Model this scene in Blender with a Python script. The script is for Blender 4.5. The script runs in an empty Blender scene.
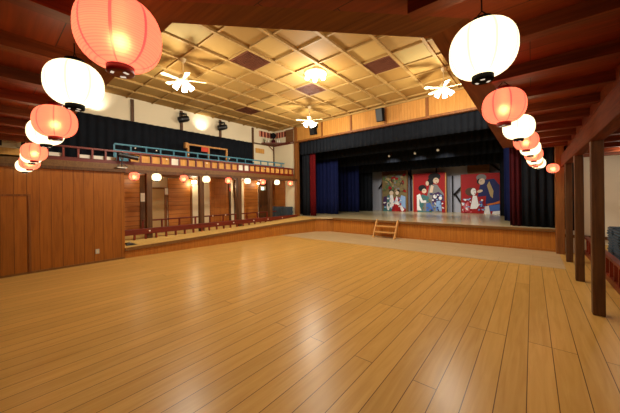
import bpy, math, random
from mathutils import Vector, Matrix
random.seed(7)
S = bpy.context.scene
COL = S.collection
PI = math.pi

# ------------------------------------------------------------------ materials
def newmat(name):
    m = bpy.data.materials.new(name); m.use_nodes = True
    nt = m.node_tree; nt.nodes.clear()
    out = nt.nodes.new('ShaderNodeOutputMaterial')
    return m, nt, out
def N(nt, t, **kw):
    n = nt.nodes.new(t)
    for k, v in kw.items():
        if k in n.inputs.keys(): n.inputs[k].default_value = v
        else: setattr(n, k, v)
    return n
def rgb(r, g, b):            # sRGB 0-255 -> linear
    f = lambda c: (c/12.92 if c <= .04045 else ((c+.055)/1.055)**2.4)
    return (f(r/255), f(g/255), f(b/255), 1)
def math_n(nt, op, a, b=None):
    n = nt.nodes.new('ShaderNodeMath'); n.operation = op
    for i, v in enumerate((a, b)):
        if v is None: continue
        if isinstance(v, (int, float)): n.inputs[i].default_value = v
        else: nt.links.new(v, n.inputs[i])
    return n.outputs[0]
def mix_c(nt, fac, a, b, mode='MIX'):
    n = nt.nodes.new('ShaderNodeMix'); n.data_type = 'RGBA'; n.blend_type = mode
    for i, v in ((0, fac), (6, a), (7, b)):
        if isinstance(v, (int, float, tuple)): n.inputs[i].default_value = v
        else: nt.links.new(v, n.inputs[i])
    return n.outputs[2]

def plain(name, col, rough=.6, spec=.4, var=.12, scale=6., metal=0.):
    m, nt, out = newmat(name)
    p = N(nt, 'ShaderNodeBsdfPrincipled'); p.inputs['Roughness'].default_value = rough
    p.inputs['Specular IOR Level'].default_value = spec; p.inputs['Metallic'].default_value = metal
    tc = N(nt, 'ShaderNodeTexCoord')
    no = N(nt, 'ShaderNodeTexNoise'); no.inputs['Scale'].default_value = scale; no.inputs['Detail'].default_value = 4
    nt.links.new(tc.outputs['Object'], no.inputs['Vector'])
    d = tuple(c*(1-var) for c in col[:3])+(1,); l = tuple(min(1, c*(1+var)) for c in col[:3])+(1,)
    nt.links.new(mix_c(nt, no.outputs['Fac'], d, l), p.inputs['Base Color'])
    nt.links.new(p.outputs[0], out.inputs[0])
    return m

def wood(name, col, dark, axis='Z', scale=1., rough=.5, spec=.4, boards=None, gapcol=None, length=30., gap=.004, tone=.5, coat=0., off=0., board_axis='Y'):
    """grain runs along axis; boards=width gives plank seams across board_axis."""
    m, nt, out = newmat(name)
    p = N(nt, 'ShaderNodeBsdfPrincipled'); p.inputs['Roughness'].default_value = rough
    p.inputs['Specular IOR Level'].default_value = spec
    if coat:
        p.inputs['Coat Weight'].default_value = coat; p.inputs['Coat Roughness'].default_value = .18
    tc = N(nt, 'ShaderNodeTexCoord')
    sx = N(nt, 'ShaderNodeSeparateXYZ'); nt.links.new(tc.outputs['Object'], sx.inputs[0])
    br = None
    vec = tc.outputs['Object']
    if boards:
        cb = N(nt, 'ShaderNodeCombineXYZ')
        nt.links.new(sx.outputs[axis], cb.inputs[0]); nt.links.new(math_n(nt, 'ADD', sx.outputs[board_axis], off), cb.inputs[1])
        br = N(nt, 'ShaderNodeTexBrick'); br.offset = .37; br.offset_frequency = 3
        br.inputs['Scale'].default_value = 1; br.inputs['Brick Width'].default_value = length; br.inputs['Row Height'].default_value = boards
        br.inputs['Mortar Size'].default_value = gap; br.inputs['Mortar Smooth'].default_value = .2; br.inputs['Bias'].default_value = 0
        br.inputs['Color1'].default_value = (0, 0, 0, 1); br.inputs['Color2'].default_value = (1, 1, 1, 1); br.inputs['Mortar'].default_value = (.5, .5, .5, 1)
        nt.links.new(cb.outputs[0], br.inputs['Vector'])
        # every board takes its own piece of the grain
        va = N(nt, 'ShaderNodeVectorMath'); va.operation = 'MULTIPLY_ADD'
        nt.links.new(br.outputs['Color'], va.inputs[0]); va.inputs[1].default_value = (7.3, 5.1, 9.7); nt.links.new(vec, va.inputs[2])
        vec = va.outputs[0]
    mp = N(nt, 'ShaderNodeMapping')
    s = {'X': (.6, 9, 9), 'Y': (9, .6, 9), 'Z': (9, 9, .6)}[axis]
    mp.inputs['Scale'].default_value = tuple(v*scale for v in s)
    nt.links.new(vec, mp.inputs['Vector'])
    n1 = N(nt, 'ShaderNodeTexNoise'); n1.inputs['Scale'].default_value = 2.2; n1.inputs['Detail'].default_value = 6; n1.inputs['Distortion'].default_value = 1.1
    nt.links.new(mp.outputs[0], n1.inputs['Vector'])
    rp = N(nt, 'ShaderNodeValToRGB'); nt.links.new(n1.outputs['Fac'], rp.inputs[0])
    rp.color_ramp.elements[0].position = .3; rp.color_ramp.elements[0].color = dark
    rp.color_ramp.elements[1].position = .66; rp.color_ramp.elements[1].color = col
    c = rp.outputs[0]
    if br:
        c = mix_c(nt, tone*.5, c, mix_c(nt, br.outputs['Color'], tuple(v*.72 for v in col[:3])+(1,), tuple(min(1, v*1.18) for v in col[:3])+(1,)))
        c = mix_c(nt, br.outputs['Fac'], c, gapcol or tuple(v*.3 for v in dark[:3])+(1,))
    nt.links.new(c, p.inputs['Base Color'])
    nt.links.new(p.outputs[0], out.inputs[0])
    return m

def emit(name, col, strength):
    m, nt, out = newmat(name)
    e = N(nt, 'ShaderNodeEmission'); e.inputs[0].default_value = col; e.inputs[1].default_value = strength
    nt.links.new(e.outputs[0], out.inputs[0]); return m

def lantern_paper(name, col, stripe, strength, ribdark):
    """lit paper: ribs of bamboo and eight meridian strips; lets the bulb inside shine through."""
    m, nt, out = newmat(name)
    tc = N(nt, 'ShaderNodeTexCoord'); sx = N(nt, 'ShaderNodeSeparateXYZ'); nt.links.new(tc.outputs['Object'], sx.inputs[0])
    ang = math_n(nt, 'ARCTAN2', sx.outputs['Y'], sx.outputs['X'])
    fr = math_n(nt, 'FRACT', math_n(nt, 'ADD', math_n(nt, 'MULTIPLY', ang, 8/(2*PI)), 8.17))
    st = math_n(nt, 'LESS_THAN', math_n(nt, 'ABSOLUTE', math_n(nt, 'SUBTRACT', fr, .5)), .045)
    rb = math_n(nt, 'GREATER_THAN', math_n(nt, 'SINE', math_n(nt, 'MULTIPLY', sx.outputs['Z'], 2*PI/.0125)), .55)
    c = mix_c(nt, st, col, stripe)
    c = mix_c(nt, math_n(nt, 'MULTIPLY', rb, ribdark), c, stripe)
    e = N(nt, 'ShaderNodeEmission'); nt.links.new(c, e.inputs[0]); e.inputs[1].default_value = strength
    t = N(nt, 'ShaderNodeBsdfTranslucent'); nt.links.new(c, t.inputs[0])
    r = N(nt, 'ShaderNodeBsdfRefraction'); r.inputs['Roughness'].default_value = .75; r.inputs['IOR'].default_value = 1.3
    r.inputs[0].default_value = (1, .8, .35, 1)
    mx = N(nt, 'ShaderNodeMixShader'); mx.inputs[0].default_value = .22
    nt.links.new(t.outputs[0], mx.inputs[1]); nt.links.new(r.outputs[0], mx.inputs[2])
    ad = N(nt, 'ShaderNodeAddShader'); nt.links.new(mx.outputs[0], ad.inputs[0]); nt.links.new(e.outputs[0], ad.inputs[1])
    nt.links.new(ad.outputs[0], out.inputs[0]); return m

def ceiling_mat(name):
    m, nt, out = newmat(name)
    p = N(nt, 'ShaderNodeBsdfPrincipled'); p.inputs['Roughness'].default_value = .65; p.inputs['Specular IOR Level'].default_value = .12
    tc = N(nt, 'ShaderNodeTexCoord'); sx = N(nt, 'ShaderNodeSeparateXYZ'); nt.links.new(tc.outputs['Object'], sx.inputs[0])
    cx = math_n(nt, 'FLOOR', math_n(nt, 'DIVIDE', math_n(nt, 'ADD', sx.outputs['X'], 2.74), .845))
    cy = math_n(nt, 'FLOOR', math_n(nt, 'DIVIDE', math_n(nt, 'SUBTRACT', sx.outputs['Y'], 4.09), .84))
    cb = N(nt, 'ShaderNodeCombineXYZ'); nt.links.new(cx, cb.inputs[0]); nt.links.new(cy, cb.inputs[1])
    wn = N(nt, 'ShaderNodeTexWhiteNoise'); wn.noise_dimensions = '2D'; nt.links.new(cb.outputs[0], wn.inputs['Vector'])
    va = N(nt, 'ShaderNodeVectorMath'); va.operation = 'MULTIPLY_ADD'
    nt.links.new(wn.outputs['Color'], va.inputs[0]); va.inputs[1].default_value = (9, 9, 9); nt.links.new(tc.outputs['Object'], va.inputs[2])
    mp = N(nt, 'ShaderNodeMapping'); mp.inputs['Scale'].default_value = (.8, 6, 6); nt.links.new(va.outputs[0], mp.inputs['Vector'])
    n1 = N(nt, 'ShaderNodeTexNoise'); n1.inputs['Scale'].default_value = 2; n1.inputs['Detail'].default_value = 5; nt.links.new(mp.outputs[0], n1.inputs['Vector'])
    a = mix_c(nt, wn.outputs['Value'], rgb(144, 106, 52), rgb(180, 146, 84))
    c = mix_c(nt, math_n(nt, 'MULTIPLY', n1.outputs['Fac'], .3), a, rgb(164, 126, 66))
    nt.links.new(c, p.inputs['Base Color']); nt.links.new(p.outputs[0], out.inputs[0]); return m

MT = {}
MT['floor'] = wood('floor_planks', rgb(210, 166, 92), rgb(192, 144, 68), 'Y', .8, .3, .22, boards=.2, length=3.9, gap=.0035, gapcol=rgb(84, 50, 18), tone=.5, board_axis='X', off=.85)
MT['apron'] = wood('pale_apron_boards', rgb(196, 172, 132), rgb(178, 150, 108), 'X', .9, .45, .35, boards=.455, length=1.82, gap=.003, gapcol=rgb(150, 120, 80), tone=.3, board_axis='Y')
MT['wall'] = wood('amber_wall_boards', rgb(164, 98, 30), rgb(132, 74, 17), 'Z', .9, .42, .4, boards=.2, gap=.0035, gapcol=rgb(60, 28, 8), tone=.4)
MT['front'] = wood('stage_front_boards', rgb(192, 124, 46), rgb(166, 98, 30), 'Z', 1.2, .45, .4, boards=.1, gap=.002, gapcol=rgb(110, 56, 16), tone=.4, board_axis='X')
MT['frontY'] = wood('walkway_front_boards', rgb(184, 118, 44), rgb(158, 92, 28), 'Z', 1.2, .45, .4, boards=.1, gap=.002, gapcol=rgb(110, 56, 16), tone=.4, board_axis='Y')
MT['header'] = wood('honey_header_boards', rgb(200, 144, 72), rgb(178, 118, 48), 'Z', 1.2, .5, .3, boards=.11, gap=.003, gapcol=rgb(140, 84, 34), tone=.4, board_axis='X')
MT['beam'] = wood('brown_beam', rgb(126, 74, 28), rgb(92, 48, 16), 'X', .8, .6, .3)
MT['beamY'] = wood('brown_beam_long', rgb(126, 70, 28), rgb(92, 46, 16), 'Y', .8, .65, .2)
MT['post'] = wood('dark_post', rgb(100, 66, 36), rgb(74, 46, 24), 'Z', 1., .5, .35)
MT['midpost'] = wood('mid_brown_post', rgb(140, 86, 38), rgb(108, 62, 24), 'Z', 1., .5, .35)
MT['sidebeam'] = wood('red_brown_beam', rgb(112, 50, 18), rgb(74, 30, 10), 'Y', 1., .7, .12)
MT['joist'] = wood('joist_wood', rgb(128, 58, 22), rgb(88, 36, 12), 'X', 1., .55, .3)
MT['joistY'] = wood('joist_wood_long', rgb(128, 62, 22), rgb(88, 38, 12), 'Y', 1., .55, .3)
MT['plank'] = wood('soffit_planks', rgb(136, 54, 20), rgb(100, 36, 12), 'X', .8, .5, .35, boards=.42, gap=.004, tone=.4, board_axis='Y', length=1.1)
MT['cream'] = plain('cream_plaster', rgb(232, 218, 186), .85, .2, .03, 3)
MT['white'] = plain('white_plaster', rgb(226, 218, 200), .85, .2, .03, 3)
MT['ceil'] = ceiling_mat('ceiling_veneer')
MT['rib'] = wood('ceiling_rib', rgb(178, 144, 88), rgb(152, 118, 64), 'X', 1., .6, .15)
MT['pale_panel'] = plain('pale_access_panel', rgb(172, 148, 94), .7, .1, .04, 3)
MT['grille'] = wood('grille_wood', rgb(116, 66, 42), rgb(84, 44, 26), 'X', 2, .6, .2)
MT['dark_hole'] = plain('dark_recess', rgb(50, 28, 18), .9, .1)
MT['black_cloth'] = plain('black_cloth', rgb(27, 30, 36), .95, .05, .25, 4)
MT['black'] = plain('black_paint', rgb(16, 16, 18), .8, .1)
MT['blackgloss'] = plain('black_metal', rgb(22, 22, 24), .4, .5)
MT['navy_cloth'] = plain('navy_cloth', rgb(27, 34, 78), .95, .1, .2, 4)
MT['red_cloth'] = plain('red_cloth', rgb(92, 16, 20), .95, .1, .2, 4)
MT['maroon_cloth'] = plain('maroon_cloth', rgb(62, 18, 24), .95, .1, .2, 4)
MT['deck'] = plain('pale_stage_floor', rgb(220, 202, 158), .22, .5, .05, 1.5)
MT['lip'] = wood('edge_trim', rgb(132, 92, 46), rgb(106, 70, 32), 'X', 1, .45, .4)
MT['tatami'] = wood('tatami', rgb(214, 178, 104), rgb(196, 156, 84), 'X', 3, .6, .3)
MT['redwood'] = wood('red_lacquer_wood', rgb(118, 38, 20), rgb(90, 26, 12), 'Y', 1, .4, .45)
MT['redwoodZ'] = wood('red_lacquer_upright', rgb(132, 42, 20), rgb(102, 28, 12), 'Z', 1, .4, .45)
MT['tan'] = wood('tan_panel', rgb(220, 164, 86), rgb(200, 140, 64), 'Z', 1, .55, .3)
MT['paper'] = plain('white_paper', rgb(236, 230, 214), .8, .2, .03)
MT['blue'] = plain('blue_paint', rgb(66, 128, 150), .5, .4, .08)
MT['rawwood'] = wood('raw_timber', rgb(206, 150, 84), rgb(182, 124, 62), 'X', 1, .55, .3)
MT['slat'] = wood('slatted_door_wood', rgb(190, 120, 52), rgb(160, 92, 34), 'Y', 1, .45, .4, boards=.17, gap=.006, gapcol=rgb(70, 32, 10), board_axis='Z')
MT['gridwood'] = wood('panel_door_wood', rgb(180, 110, 46), rgb(150, 84, 28), 'Z', 1, .45, .4, boards=.3, gap=.004, gapcol=rgb(80, 36, 10), length=.3, board_axis='Y')
MT['door_dark'] = wood('dark_door_wood', rgb(96, 58, 24), rgb(70, 40, 14), 'Z', 1, .5, .4, boards=.18, gap=.004)
MT['beige'] = plain('beige_screen', rgb(190, 160, 112), .8, .2, .04)
MT['redsign'] = plain('red_sign', rgb(206, 66, 40), .6, .3, .08)
MT['fanwhite'] = plain('fan_white', rgb(222, 204, 160), .4, .4, .03)
MT['bulb'] = emit('lit_glass_shade', (1, .92, .74, 1), 12)
MT['tubelight'] = emit('lit_wall_lamp', (1, .9, .68, 1), 9)
MT['lampglass'] = emit('small_lit_bulb', (1, .85, .5, 1), 1.5)
MT['exit'] = emit('lit_exit_panel', (.75, 1, .86, 1), 2.2)
MT['p_red'] = lantern_paper('red_lantern_paper', (1.0, .235, .14, 1), (.74, .05, .075, 1), .86, .42)
MT['p_white'] = lantern_paper('white_lantern_paper', (1.0, .90, .66, 1), (.84, .70, .42, 1), 1.0, .2)
MT['capred'] = plain('dark_red_cap', rgb(120, 14, 14), .35, .5)
MT['slot'] = emit('lit_cap_slot', (1, .8, .6, 1), .8)
MT['salmon'] = plain('salmon_cloth', rgb(214, 140, 110), .8, .2, .05); MT['capred2'] = plain('deep_red_cloth', rgb(96, 24, 22), .8, .2, .1)
MT['cord'] = plain('black_cord', rgb(18, 16, 15), .7, .2)
MT['chairblue'] = plain('grey_blue_fabric', rgb(82, 98, 112), .9, .15, .12, 12)
MT['chairdark'] = plain('dark_blue_fabric', rgb(56, 68, 80), .9, .15, .12, 12)
MT['glass'] = plain('dark_glass', rgb(60, 56, 58), .1, .6)
MT['creampaint'] = plain('cream_paint', rgb(226, 208, 164), .5, .3, .04)
MT['backdrop'] = plain('pale_backdrop', rgb(176, 178, 190), .9, .1, .05, 1)
MT['timber'] = plain('dark_timber', rgb(34, 30, 32), .8, .2)
MT['boardbrown'] = wood('brown_board', rgb(134, 92, 56), rgb(106, 70, 40), 'X', 1, .7, .2)
MT['step'] = wood('step_wood', rgb(222, 172, 104), rgb(204, 148, 78), 'X', 1, .5, .3)
MT['grey'] = plain('grey_plastic', rgb(196, 192, 176), .5, .4, .03)
P = {}
for k, c in dict(red=(158, 18, 20), black=(24, 20, 24), skin=(216, 190, 164), white=(232, 228, 226), navy=(34, 38, 92), blue=(70, 104, 176), lblue=(140, 172, 212),
                 grey=(126, 124, 122), teal=(66, 112, 112), pink=(206, 92, 100), orange=(206, 108, 44), olive=(124, 108, 70), tan=(176, 150, 104), crimson=(150, 22, 34), plum=(70, 44, 84), green=(88, 110, 70), brown=(84, 54, 40)).items():
    P[k] = plain('paint_'+k, rgb(*c), .6, .25, .10, 9)

# ------------------------------------------------------------------ mesh helper
class MB:
    def __init__(s): s.v = []; s.f = []; s.m = []; s.s = []
    def add(s, vs, fs, mi=0, sm=False):
        b = len(s.v); s.v += [tuple(v) for v in vs]
        for f in fs: s.f.append([b+i for i in f]); s.m.append(mi); s.s.append(sm)
        return s
    def box(s, x0, y0, z0, x1, y1, z1, mi=0):
        x0, x1 = sorted((x0, x1)); y0, y1 = sorted((y0, y1)); z0, z1 = sorted((z0, z1))
        vs = [(x0,y0,z0),(x1,y0,z0),(x1,y1,z0),(x0,y1,z0),(x0,y0,z1),(x1,y0,z1),(x1,y1,z1),(x0,y1,z1)]
        return s.add(vs, [(0,3,2,1),(4,5,6,7),(0,1,5,4),(1,2,6,5),(2,3,7,6),(3,0,4,7)], mi)
    def prism(s, poly, z0, z1, mi=0):
        a = sum(poly[i][0]*poly[(i+1)%len(poly)][1]-poly[(i+1)%len(poly)][0]*poly[i][1] for i in range(len(poly)))
        if a < 0: poly = poly[::-1]
        n = len(poly)
        vs = [(x,y,z0) for x,y in poly]+[(x,y,z1) for x,y in poly]
        fs = [tuple(range(n-1,-1,-1)), tuple(range(n,2*n))]+[(i,(i+1)%n,n+(i+1)%n,n+i) for i in range(n)]
        return s.add(vs, fs, mi)
    def bar(s, p, q, w, h, mi=0, up=(0,0,1)):
        p = Vector(p); q = Vector(q); d = (q-p).normalized(); u = Vector(up)
        if abs(d.dot(u)) > .98: u = Vector((0,1,0))
        r = d.cross(u).normalized(); u = r.cross(d).normalized()
        vs = []
        for c in (p, q):
            for a, b in ((-1,-1),(1,-1),(1,1),(-1,1)): vs.append(c+r*(a*w/2)+u*(b*h/2))
        return s.add(vs, [(0,1,2,3)[::-1],(4,5,6,7),(0,1,5,4),(1,2,6,5),(2,3,7,6),(3,0,4,7)], mi)
    def tube(s, p, q, r, n=10, mi=0, r2=None, sm=True):
        p = Vector(p); q = Vector(q); d = (q-p).normalized(); r2 = r if r2 is None else r2
        u = Vector((0,0,1)) if abs(d.z) < .9 else Vector((1,0,0))
        a = d.cross(u).normalized(); b = d.cross(a).normalized()
        ring = lambda c, R: [c+(a*math.cos(2*PI*i/n)+b*math.sin(2*PI*i/n))*R for i in range(n)]
        s.add(ring(p,r)+ring(q,r2), [(i,n+i,n+(i+1)%n,(i+1)%n) for i in range(n)], mi, sm)
        s.add(ring(p,r), [tuple(range(n))], mi); s.add(ring(q,r2), [tuple(range(n-1,-1,-1))], mi)
        return s
    def lathe(s, prof, n=32, c=(0,0,0), mi=0, sm=True, mat=None, cap=True):
        k = len(prof); vs = []
        for r, z in prof:
            for i in range(n):
                v = Vector((r*math.cos(2*PI*i/n), r*math.sin(2*PI*i/n), z))
                if mat is not None: v = mat @ v
                vs.append(v+Vector(c))
        fs = [(j*n+i, j*n+(i+1)%n, (j+1)*n+(i+1)%n, (j+1)*n+i) for j in range(k-1) for i in range(n)]
        s.add(vs, fs, mi, sm)
        if cap:
            s.add(vs[:n], [tuple(range(n-1,-1,-1))], mi); s.add(vs[-n:], [tuple(range(n))], mi)
        return s
    def build(s, name, mats, parent=None, bevel=0, solid=0, loc=None):
        me = bpy.data.meshes.new(name); me.from_pydata(s.v, [], s.f); 
        if not isinstance(mats, (list, tuple)): mats = [mats]
        for m in mats: me.materials.append(m)
        me.polygons.foreach_set('material_index', s.m); me.polygons.foreach_set('use_smooth', s.s); me.update()
        o = bpy.data.objects.new(name, me); COL.objects.link(o)
        if parent: o.parent = parent
        if loc: o.location = loc
        if solid:
            d = o.modifiers.new('thickness', 'SOLIDIFY'); d.thickness = solid; d.offset = 0
        if bevel:
            d = o.modifiers.new('bevel', 'BEVEL'); d.width = bevel; d.segments = 2; d.limit_method = 'ANGLE'
        return o

def tag(o, label, cat, group=None):
    o['label'] = label; o['category'] = cat
    if group: o['group'] = group
    return o
def thing(name, label, cat, loc=(0,0,0), group=None, rz=0.):
    o = bpy.data.objects.new(name, None); COL.objects.link(o); o.location = loc; o.rotation_euler = (0,0,rz)
    o.empty_display_size = .1
    return tag(o, label, cat, group)
def struct(name, mb, mats, **kw):
    o = mb.build(name, mats, **kw); o['kind'] = 'structure'; return o
def sbox(name, a, b, mat, **kw): return struct(name, MB().box(*a, *b), mat, **kw)
def dup(o, parent=None):
    c = o.copy(); COL.objects.link(c)
    if parent: c.parent = parent
    for ch in list(o.children): dup(ch, c)
    return c

CEIL = 5.25      # underside of the ribs
# ------------------------------------------------------------------ setting: floor, walls
sbox('floor', (-8.9, -2.2, -.12), (2.4, 10.45, 0), MT['floor'])
sbox('floor_apron', (-8.32, 8.08, -.002), (.56, 10.28, .004), MT['apron'])
sbox('wall_rear', (-11.3, -2.35, -.1), (2.4, -2.2, 5.6), MT['wall'])
# left lower wall: vertical boards, flush door at its near end
sbox('wall_left', (-8.95, -2.2, 0), (-8.78, 2.48, 2.40), MT['wall'])
sbox('trim_left', (-9.55, -2.2, 2.40), (-8.72, 2.50, 2.47), MT['post'])
sbox('baseboard_left', (-8.785, -2.2, 0), (-8.765, 2.48, .05), MT['lip'])
sbox('wall_return', (-11.1, 2.36, .44), (-8.95, 2.47, 2.5), MT['wall'])
d = MB().box(-8.79, -.35, .05, -8.762, .62, 1.76).build('door_1', MT['wall']); d['kind'] = 'structure'
m = MB(); m.box(-8.775, .62, .05, -8.748, .66, 1.80); m.box(-8.775, -.39, 1.76, -8.748, .62, 1.80); m.box(-8.775, -.39, .05, -8.748, -.35, 1.76)
m.build('door_frame', MT['midpost'], d)
# upper left wall
sbox('wall_upper', (-11.3, -2.2, 0), (-11.15, 10.5, 5.6), MT['cream'])
m = MB()
for y in (1.6, 3.42, 5.19, 6.98, 8.86): m.box(-11.16, y-.05, 4.40, -11.09, y+.05, 5.25)
m.box(-11.16, 8.81, 2.62, -11.10, 8.91, 4.45); m.box(-11.16, 8.86, 4.44, -11.10, 10.35, 4.50); m.box(-11.16, 10.29, .44, -11.10, 10.36, 4.5)
struct('trim_wall_posts', m, MT['post'])
# cross wall between balcony and stage
sbox('wall_cross', (-11.15, 10.35, .44), (-9.40, 10.5, 5.6), MT['cream'])
sbox('trim_cross', (-11.1, 10.31, 4.44), (-9.42, 10.36, 4.50), MT['redwood'])
sbox('column_stage', (-9.46, 10.2, .40), (-9.30, 10.42, 5.26), MT['midpost'], bevel=.008)
# raised seating floor under the balcony
sbox('floor_seating', (-11.15, 2.47, .05), (-9.28, 10.36, .44), MT['tatami'])
# walkway along the hall, rising towards the stage
base = [(-8.77, 2.48), (-8.63, 4.6), (-8.43, 7.3), (-8.30, 8.2), (-7.84, 9.87), (-7.12, 10.40)]
hz = [.285, .36, .48, .53, .615, .64]
inner = [(-9.30, 2.48), (-9.30, 4.6), (-9.30, 7.3), (-9.30, 8.2), (-9.30, 9.87), (-9.30, 10.6)]
hin = [.42, .44, .48, .53, .62, .64]
top = MB(); face = MB(); lip = MB()
for i in range(5):
    a, b = base[i], base[i+1]; c, d2 = inner[i], inner[i+1]
    top.add([(*a, hz[i]), (*b, hz[i+1]), (*d2, hin[i+1]), (*c, hin[i])], [(0,1,2,3)])
    face.add([(*a, 0), (*b, 0), (*b, hz[i+1]), (*a, hz[i])], [(0,1,2,3)])
    n = Vector((b[1]-a[1], -(b[0]-a[0]), 0)).normalized()*.03
    p, q = Vector((*a, hz[i]-.04)), Vector((*b, hz[i+1]-.04))
    lip.bar(p+n*.5, q+n*.5, .045, .085)
struct('floor_walkway', top, MT['tatami'], solid=.02)
struct('wall_walkway', face, MT['frontY'])
struct('trim_walkway', lip, MT['lip'])
# stage
sbox('wall_stage_front', (-7.12, 10.28, 0), (.56, 10.40, .60), MT['front'])
sbox('baseboard_stage', (-7.05, 10.255, 0), (.52, 10.285, .07), MT['frontY'])
struct('floor_stage', MB().prism([(-7.12, 10.24), (.56, 10.24), (.9, 10.5), (.9, 17.2), (-10.2, 17.2), (-10.2, 10.52), (-9.3, 10.52), (-7.9, 9.9), (-7.8, 9.9)], .615, .65), MT['deck'])
sbox('trim_stage_edge', (-7.10, 10.20, .565), (.54, 10.25, .652), MT['lip'], bevel=.006)
sbox('wall_backdrop', (-10.3, 17.0, .65), (1.0, 17.15, 4.7), MT['backdrop'])
sbox('wall_wing_left', (-10.3, 10.52, .6), (-10.2, 17.1, 4.7), MT['black'])
sbox('wall_wing_right', (.9, 10.52, .6), (1.0, 17.1, 4.7), MT['black'])
sbox('ceiling_stage', (-10.3, 10.5, 4.62), (1.0, 17.15, 4.72), MT['black'])
sbox('wall_header', (-9.30, 10.28, 4.46), (-.20, 10.42, 5.6), MT['header'])
m = MB()
for k in range(-2, 4): m.box(-2.91-1.595*k-.045, 10.24, 4.50, -2.91-1.595*k+.045, 10.3, 5.25)
struct('trim_header_posts', m, MT['midpost'])
sbox('trim_header', (-9.30, 10.16, 4.42), (-.20, 10.32, 4.50), MT['midpost'])
sbox('trim_crown', (-9.30, 10.22, 5.20), (-.20, 10.30, 5.27), MT['rib'])
sbox('column_right', (.50, 9.98, 0), (.68, 10.42, 3.08), MT['midpost'], bevel=.01)
# right aisle
sbox('wall_right', (2.3, -2.2, -.1), (2.4, 10.6, 3.3), MT['white'])
sbox('wall_front_right', (.68, 10.45, 0), (2.4, 10.6, 3.3), MT['white'])
sbox('wall_stage_return', (.54, 10.44, .62), (1.0, 10.54, 5.6), MT['black'])
sbox('floor_aisle', (1.24, -2.2, 0), (2.3, 10.45, .28), MT['tatami'])
sbox('trim_aisle', (.70, 10.40, .42), (2.3, 10.46, .50), MT['post'])
# coffered ceiling
XK = [-2.74+.845*k for k in range(-10, 3)]; YK = [4.09+.84*k for k in range(-4, 8)]
sbox('ceiling', (-11.3, -2.3, CEIL+.05), (-.2, 10.5, CEIL+.2), MT['ceil'])
m = MB()
for x in XK: m.box(x-.036, .6, CEIL-.01, x+.036, 10.3, CEIL+.105)
for y in YK: m.box(-11.15, y-.022, CEIL+.008, -.6, y+.022, CEIL+.105)
struct('trim_ceiling_ribs', m, MT['rib'])
m = MB()
for (i, j) in ((-4, -2), (0, 3)):
    x = -2.74+.845*i; y = 4.09+.84*j; m.box(x+.06, y+.05, CEIL+.032, x+.78, y+.79, CEIL+.051)
struct('ceiling_access_panels', m, MT['pale_panel'])
# soffit boards round the low gallery (mitred corner) with the upper walls standing on them
P1 = (-2.24, .98); P2 = (-.69, 2.60); Q1 = (-2.10, .70); Q2 = (-.36, 2.47)
struct('beam_rear', MB().prism([(-11.15, .98), P1, Q1, (-11.15, .70)], 3.10, 5.6), MT['beam'])
struct('beam_corner', MB().prism([P1, P2, Q2, Q1], 3.10, 5.6), MT['beam'])
struct('beam_right', MB().prism([P2, (-.69, 10.4), (-.36, 10.4), Q2], 3.10, 5.6), MT['beamY'])
# low gallery ceilings: planks on joists, lower aisle ceiling beyond the pillars
struct('ceiling_gallery', MB().prism([Q2, (-.36, 10.4), (.86, 10.4), (.86, -2.2), (-8.95, -2.2), (-8.95, .70), Q1], 3.07, 3.13), MT['plank'])
yj = [1.13+.89*i for i in range(11)]
for y in yj:
    x0 = -.34 if y > 2.6 else -.34-(2.47-y)*.98+.12
    struct('beam_joist', MB().box(max(x0, -.9), y-.12, 2.95, .80, y, 3.075), MT['joist'])
for i in range(8):
    x = -2.58-.87*i
    struct('beam_joist', MB().box(x, -2.15, 2.95, x+.12, .68, 3.075), MT['joistY'])
sbox('wall_over_pillars', (.745, -2.2, 2.60), (.80, 10.4, 3.1), MT['joist'])
sbox('ceiling_aisle', (.74, -2.2, 2.70), (2.35, 10.5, 2.76), MT['plank'])
for y in yj:
    struct('beam_joist', MB().box(.74, y-.1, 2.60, 2.29, y, 2.705), MT['joist'])
sbox('beam_pillars', (.61, -2.2, 2.38), (.755, 10.0, 2.69), MT['sidebeam'], bevel=.012)
for y in (5.28, 7.13, 8.96):
    struct('pillar', MB().box(.625, y, 0, .75, y+.125, 2.39), MT['post'], bevel=.012)
# balcony slab
sbox('floor_balcony', (-11.15, -2.2, 2.50), (-9.52, 10.35, 2.64), MT['beam'])
sbox('trim_balcony', (-9.60, -2.2, 2.53), (-9.47, 10.2, 2.70), MT['lip'], bevel=.01)
sbox('beam_balcony', (-9.42, 2.5, 2.44), (-9.26, 10.2, 2.54), MT['post'])
for y in (3.28, 5.02, 6.66, 8.36):
    struct('pillar', MB().box(-9.38, y-.08, .43, -9.22, y+.08, 2.45), MT['post'], bevel=.01)

# ------------------------------------------------------------------ back wall under the balcony
XB = -11.13
def panel(name, y0, y1, z0, z1, mat, t=.04, kind=True):
    o = MB().box(XB-.02, y0, z0, XB+t, y1, z1).build(name, mat)
    if kind: o['kind'] = 'structure'
    return o
panel('wall_panel_shutter', 2.5, 3.62, .44, 2.5, MT['slat'], .03)
panel('trim_back_post', 3.62, 3.78, .44, 2.5, MT['post'], .08)
o = panel('door_2', 4.02, 4.47, .46, 2.02, MT['beige'], .035)
MB().box(XB, 4.0, 2.02, XB+.06, 4.56, 2.08).box(XB, 4.47, .46, XB+.06, 4.56, 2.02).build('door_frame', MT['midpost'], o)
panel('wall_panel_shutter', 4.62, 5.50, .44, 2.46, MT['slat'], .05)
panel('trim_back_post', 5.50, 5.58, .44, 2.5, MT['midpost'], .08)
panel('wall_panel_boards', 6.42, 7.36, .44, 2.5, MT['gridwood'], .05)
panel('trim_back_post', 7.36, 7.46, .44, 2.5, MT['post'], .08)
panel('trim_back_post', 7.70, 7.82, .44, 2.5, MT['post'], .08)
panel('wall_panel_shutter', 8.28, 9.12, .44, 2.5, MT['slat'], .05)
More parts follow.
